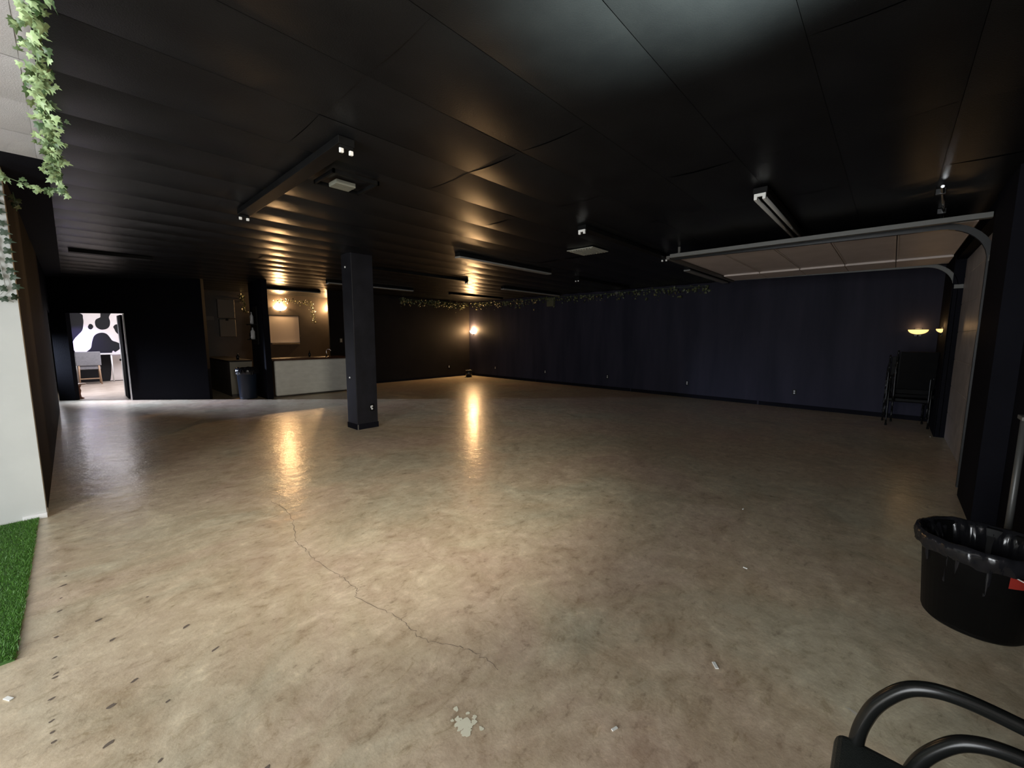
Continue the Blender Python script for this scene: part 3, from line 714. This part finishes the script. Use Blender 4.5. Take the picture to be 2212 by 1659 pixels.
deb = [((3.95,.85),'tiny white crumb on the floor right of centre, furthest of the scraps'),((1.92,.48),'white scrap on the floor left of the stacked chairs'),((2.92,.59),'tiny white crumb on the floor between the other two scraps'),
       ((-.3,2.6),'small white paper scrap at the left edge below the turf'),((1.32,.67),'thin white sliver on the floor at the bottom centre right'),((8.9,-.55),'bright scrap at the foot of the far garage track')]
for k, ((x, y), l) in enumerate(deb):
    mb = MB(); s = .012 if k in (1,3) else .008
    mb.box((-s*1.6,-s*.6,0),(s*1.6,s*.6,.004), rz=.7*k)
    o = mb.build('paper_scrap', M['debris'], loc=(x,y,.001)); tag(o, l, 'scrap')
# scratch marks near the chair
mb = MB()
for a, b_ in (((2.05,-.02),(1.83,-.1)),((1.86,-.09),(1.7,-.15))): splat(mb, a[0], a[1], .01, rnd, 10, ax=5, rz=1.15, z=.0013)
mb.build('scratches', mat('pale scratch',(.5,.47,.4),.6), floor)

# ------------------------------------------------------------------ lights
def area(name, loc, rot, sx, sy, e, col=(1,1,1), spread=pi):
    L = bpy.data.lights.new(name,'AREA'); L.shape = 'RECTANGLE'; L.size = sx; L.size_y = sy; L.energy = e; L.color = col; L.spread = spread
    o = bpy.data.objects.new(name, L); C.objects.link(o); o.location = loc
    if isinstance(rot, Vector): o.rotation_euler = rot.to_track_quat('-Z','Y').to_euler()
    else: o.rotation_euler = rot
    return o
area('window_daylight', (-3.35,1.5,1.28), Vector((1,0,0)), 1.95, 6.0, 540, (.93,.97,1.0))
area('entry_fill_light', (-1.3,-2.9,1.35), Vector((.1,1,0)), 2.2, 2.0, 70, (1,.97,.92))  # added soft fill behind the camera, no opening stands here
area('far_room_daylight', (.75,16.6,2.7), Vector((0,0.1,-1)), 1.2, 2.2, 135, (.98,.95,1))
area('far_room_window', (-.12,15.0,1.0), Vector((1,-.3,-.9)), .5, .7, 30, (.93,.93,1))
S = bpy.data.lights.new('mural_uplight','SPOT'); S.energy = 110; S.color = (.35,.3,1); S.spot_size = 1.0; S.spot_blend = 1; S.shadow_soft_size = .05
so = bpy.data.objects.new('mural_uplight', S); C.objects.link(so); so.location = (-.12,17.9,1.9); so.rotation_euler = Vector((.45,.8,-.6)).to_track_quat('-Z','Y').to_euler()
uu = U
area('side_door_daylight', (*loc2(-1.6,-.02), 1.2), Vector((uu.x-.06,uu.y-.06,-.28)), .15, .8, 50, (.62,.72,1), spread=.6)
S = bpy.data.lights.new('ceiling_glow_fill','SPOT'); S.energy = 3300; S.color = (.85,1,.9); S.spot_size = .95; S.spot_blend = 1; S.shadow_soft_size = .15  # added unseen spot, makes the pale pool of light on the ceiling
so = bpy.data.objects.new('ceiling_glow_fill', S); C.objects.link(so); so.location = (1.2,-.55,1.7); so.rotation_euler = (Vector((1.35,.25,2.8))-so.location).to_track_quat('-Z','Y').to_euler()

S = bpy.data.lights.new('floor_fill_spot','SPOT'); S.energy = 620; S.color = (1,.91,.78); S.spot_size = 1.45; S.spot_blend = 1; S.shadow_soft_size = .25  # added unseen fill, brightens the middle of the floor
so = bpy.data.objects.new('floor_fill_spot', S); C.objects.link(so); so.location = (.9,.3,2.72); so.rotation_euler = (Vector((2.6,5.0,0))-so.location).to_track_quat('-Z','Y').to_euler()

w = bpy.data.worlds.new('World'); bpy.context.scene.world = w; w.use_nodes = True
w.node_tree.nodes['Background'].inputs[0].default_value = (.6,.75,1,1); w.node_tree.nodes['Background'].inputs[1].default_value = .0

GROUPS = {'strip_light':'unlit strip lights on the black ceiling','wall_outlet':'power outlets on the black walls','stacking_chair':'stacked black armchairs','wall_sconce':'warm wall lamps',
 'bottle':'bottles around the bar','paper_scrap':'white scraps on the concrete floor','leaf_garland':'dim leaf garlands along the wall tops','ivy_garland':'green ivy at the left','ivy_strand':'green ivy at the left','ivy_sprig':'green ivy at the left',
 'trash_can':'black lined trash cans','ceiling_vent':'square vents in the black ceiling'}
for o in list(C.objects):
    if o.parent is None and 'label' in o.keys():
        g = GROUPS.get(o.name.split('.')[0])
        if g: o['group'] = g

# ------------------------------------------------------------------ camera
cam = bpy.data.cameras.new('Camera'); co = bpy.data.objects.new('Camera', cam); C.objects.link(co)
cam.sensor_width = 36; cam.lens = f_/2212*36; cam.clip_start = .02; cam.clip_end = 100
right = Vector((dX[0],dY[0],dZ[0])); down = Vector((dX[1],dY[1],dZ[1])); fwd = Vector((dX[2],dY[2],dZ[2]))
mw = Matrix.Identity(4)
for i in range(3): mw[i][0] = right[i]; mw[i][1] = -down[i]; mw[i][2] = -fwd[i]
mw[2][3] = H
co.matrix_world = mw
sc = bpy.context.scene; sc.camera = co
sc.view_settings.view_transform = 'Standard'; sc.view_settings.look = 'None'; sc.view_settings.exposure = 0; sc.view_settings.gamma = 1
sc.view_settings.use_curve_mapping = False
sc.cycles.use_denoising = True; sc.cycles.max_bounces = 8; sc.cycles.sample_clamp_indirect = 4
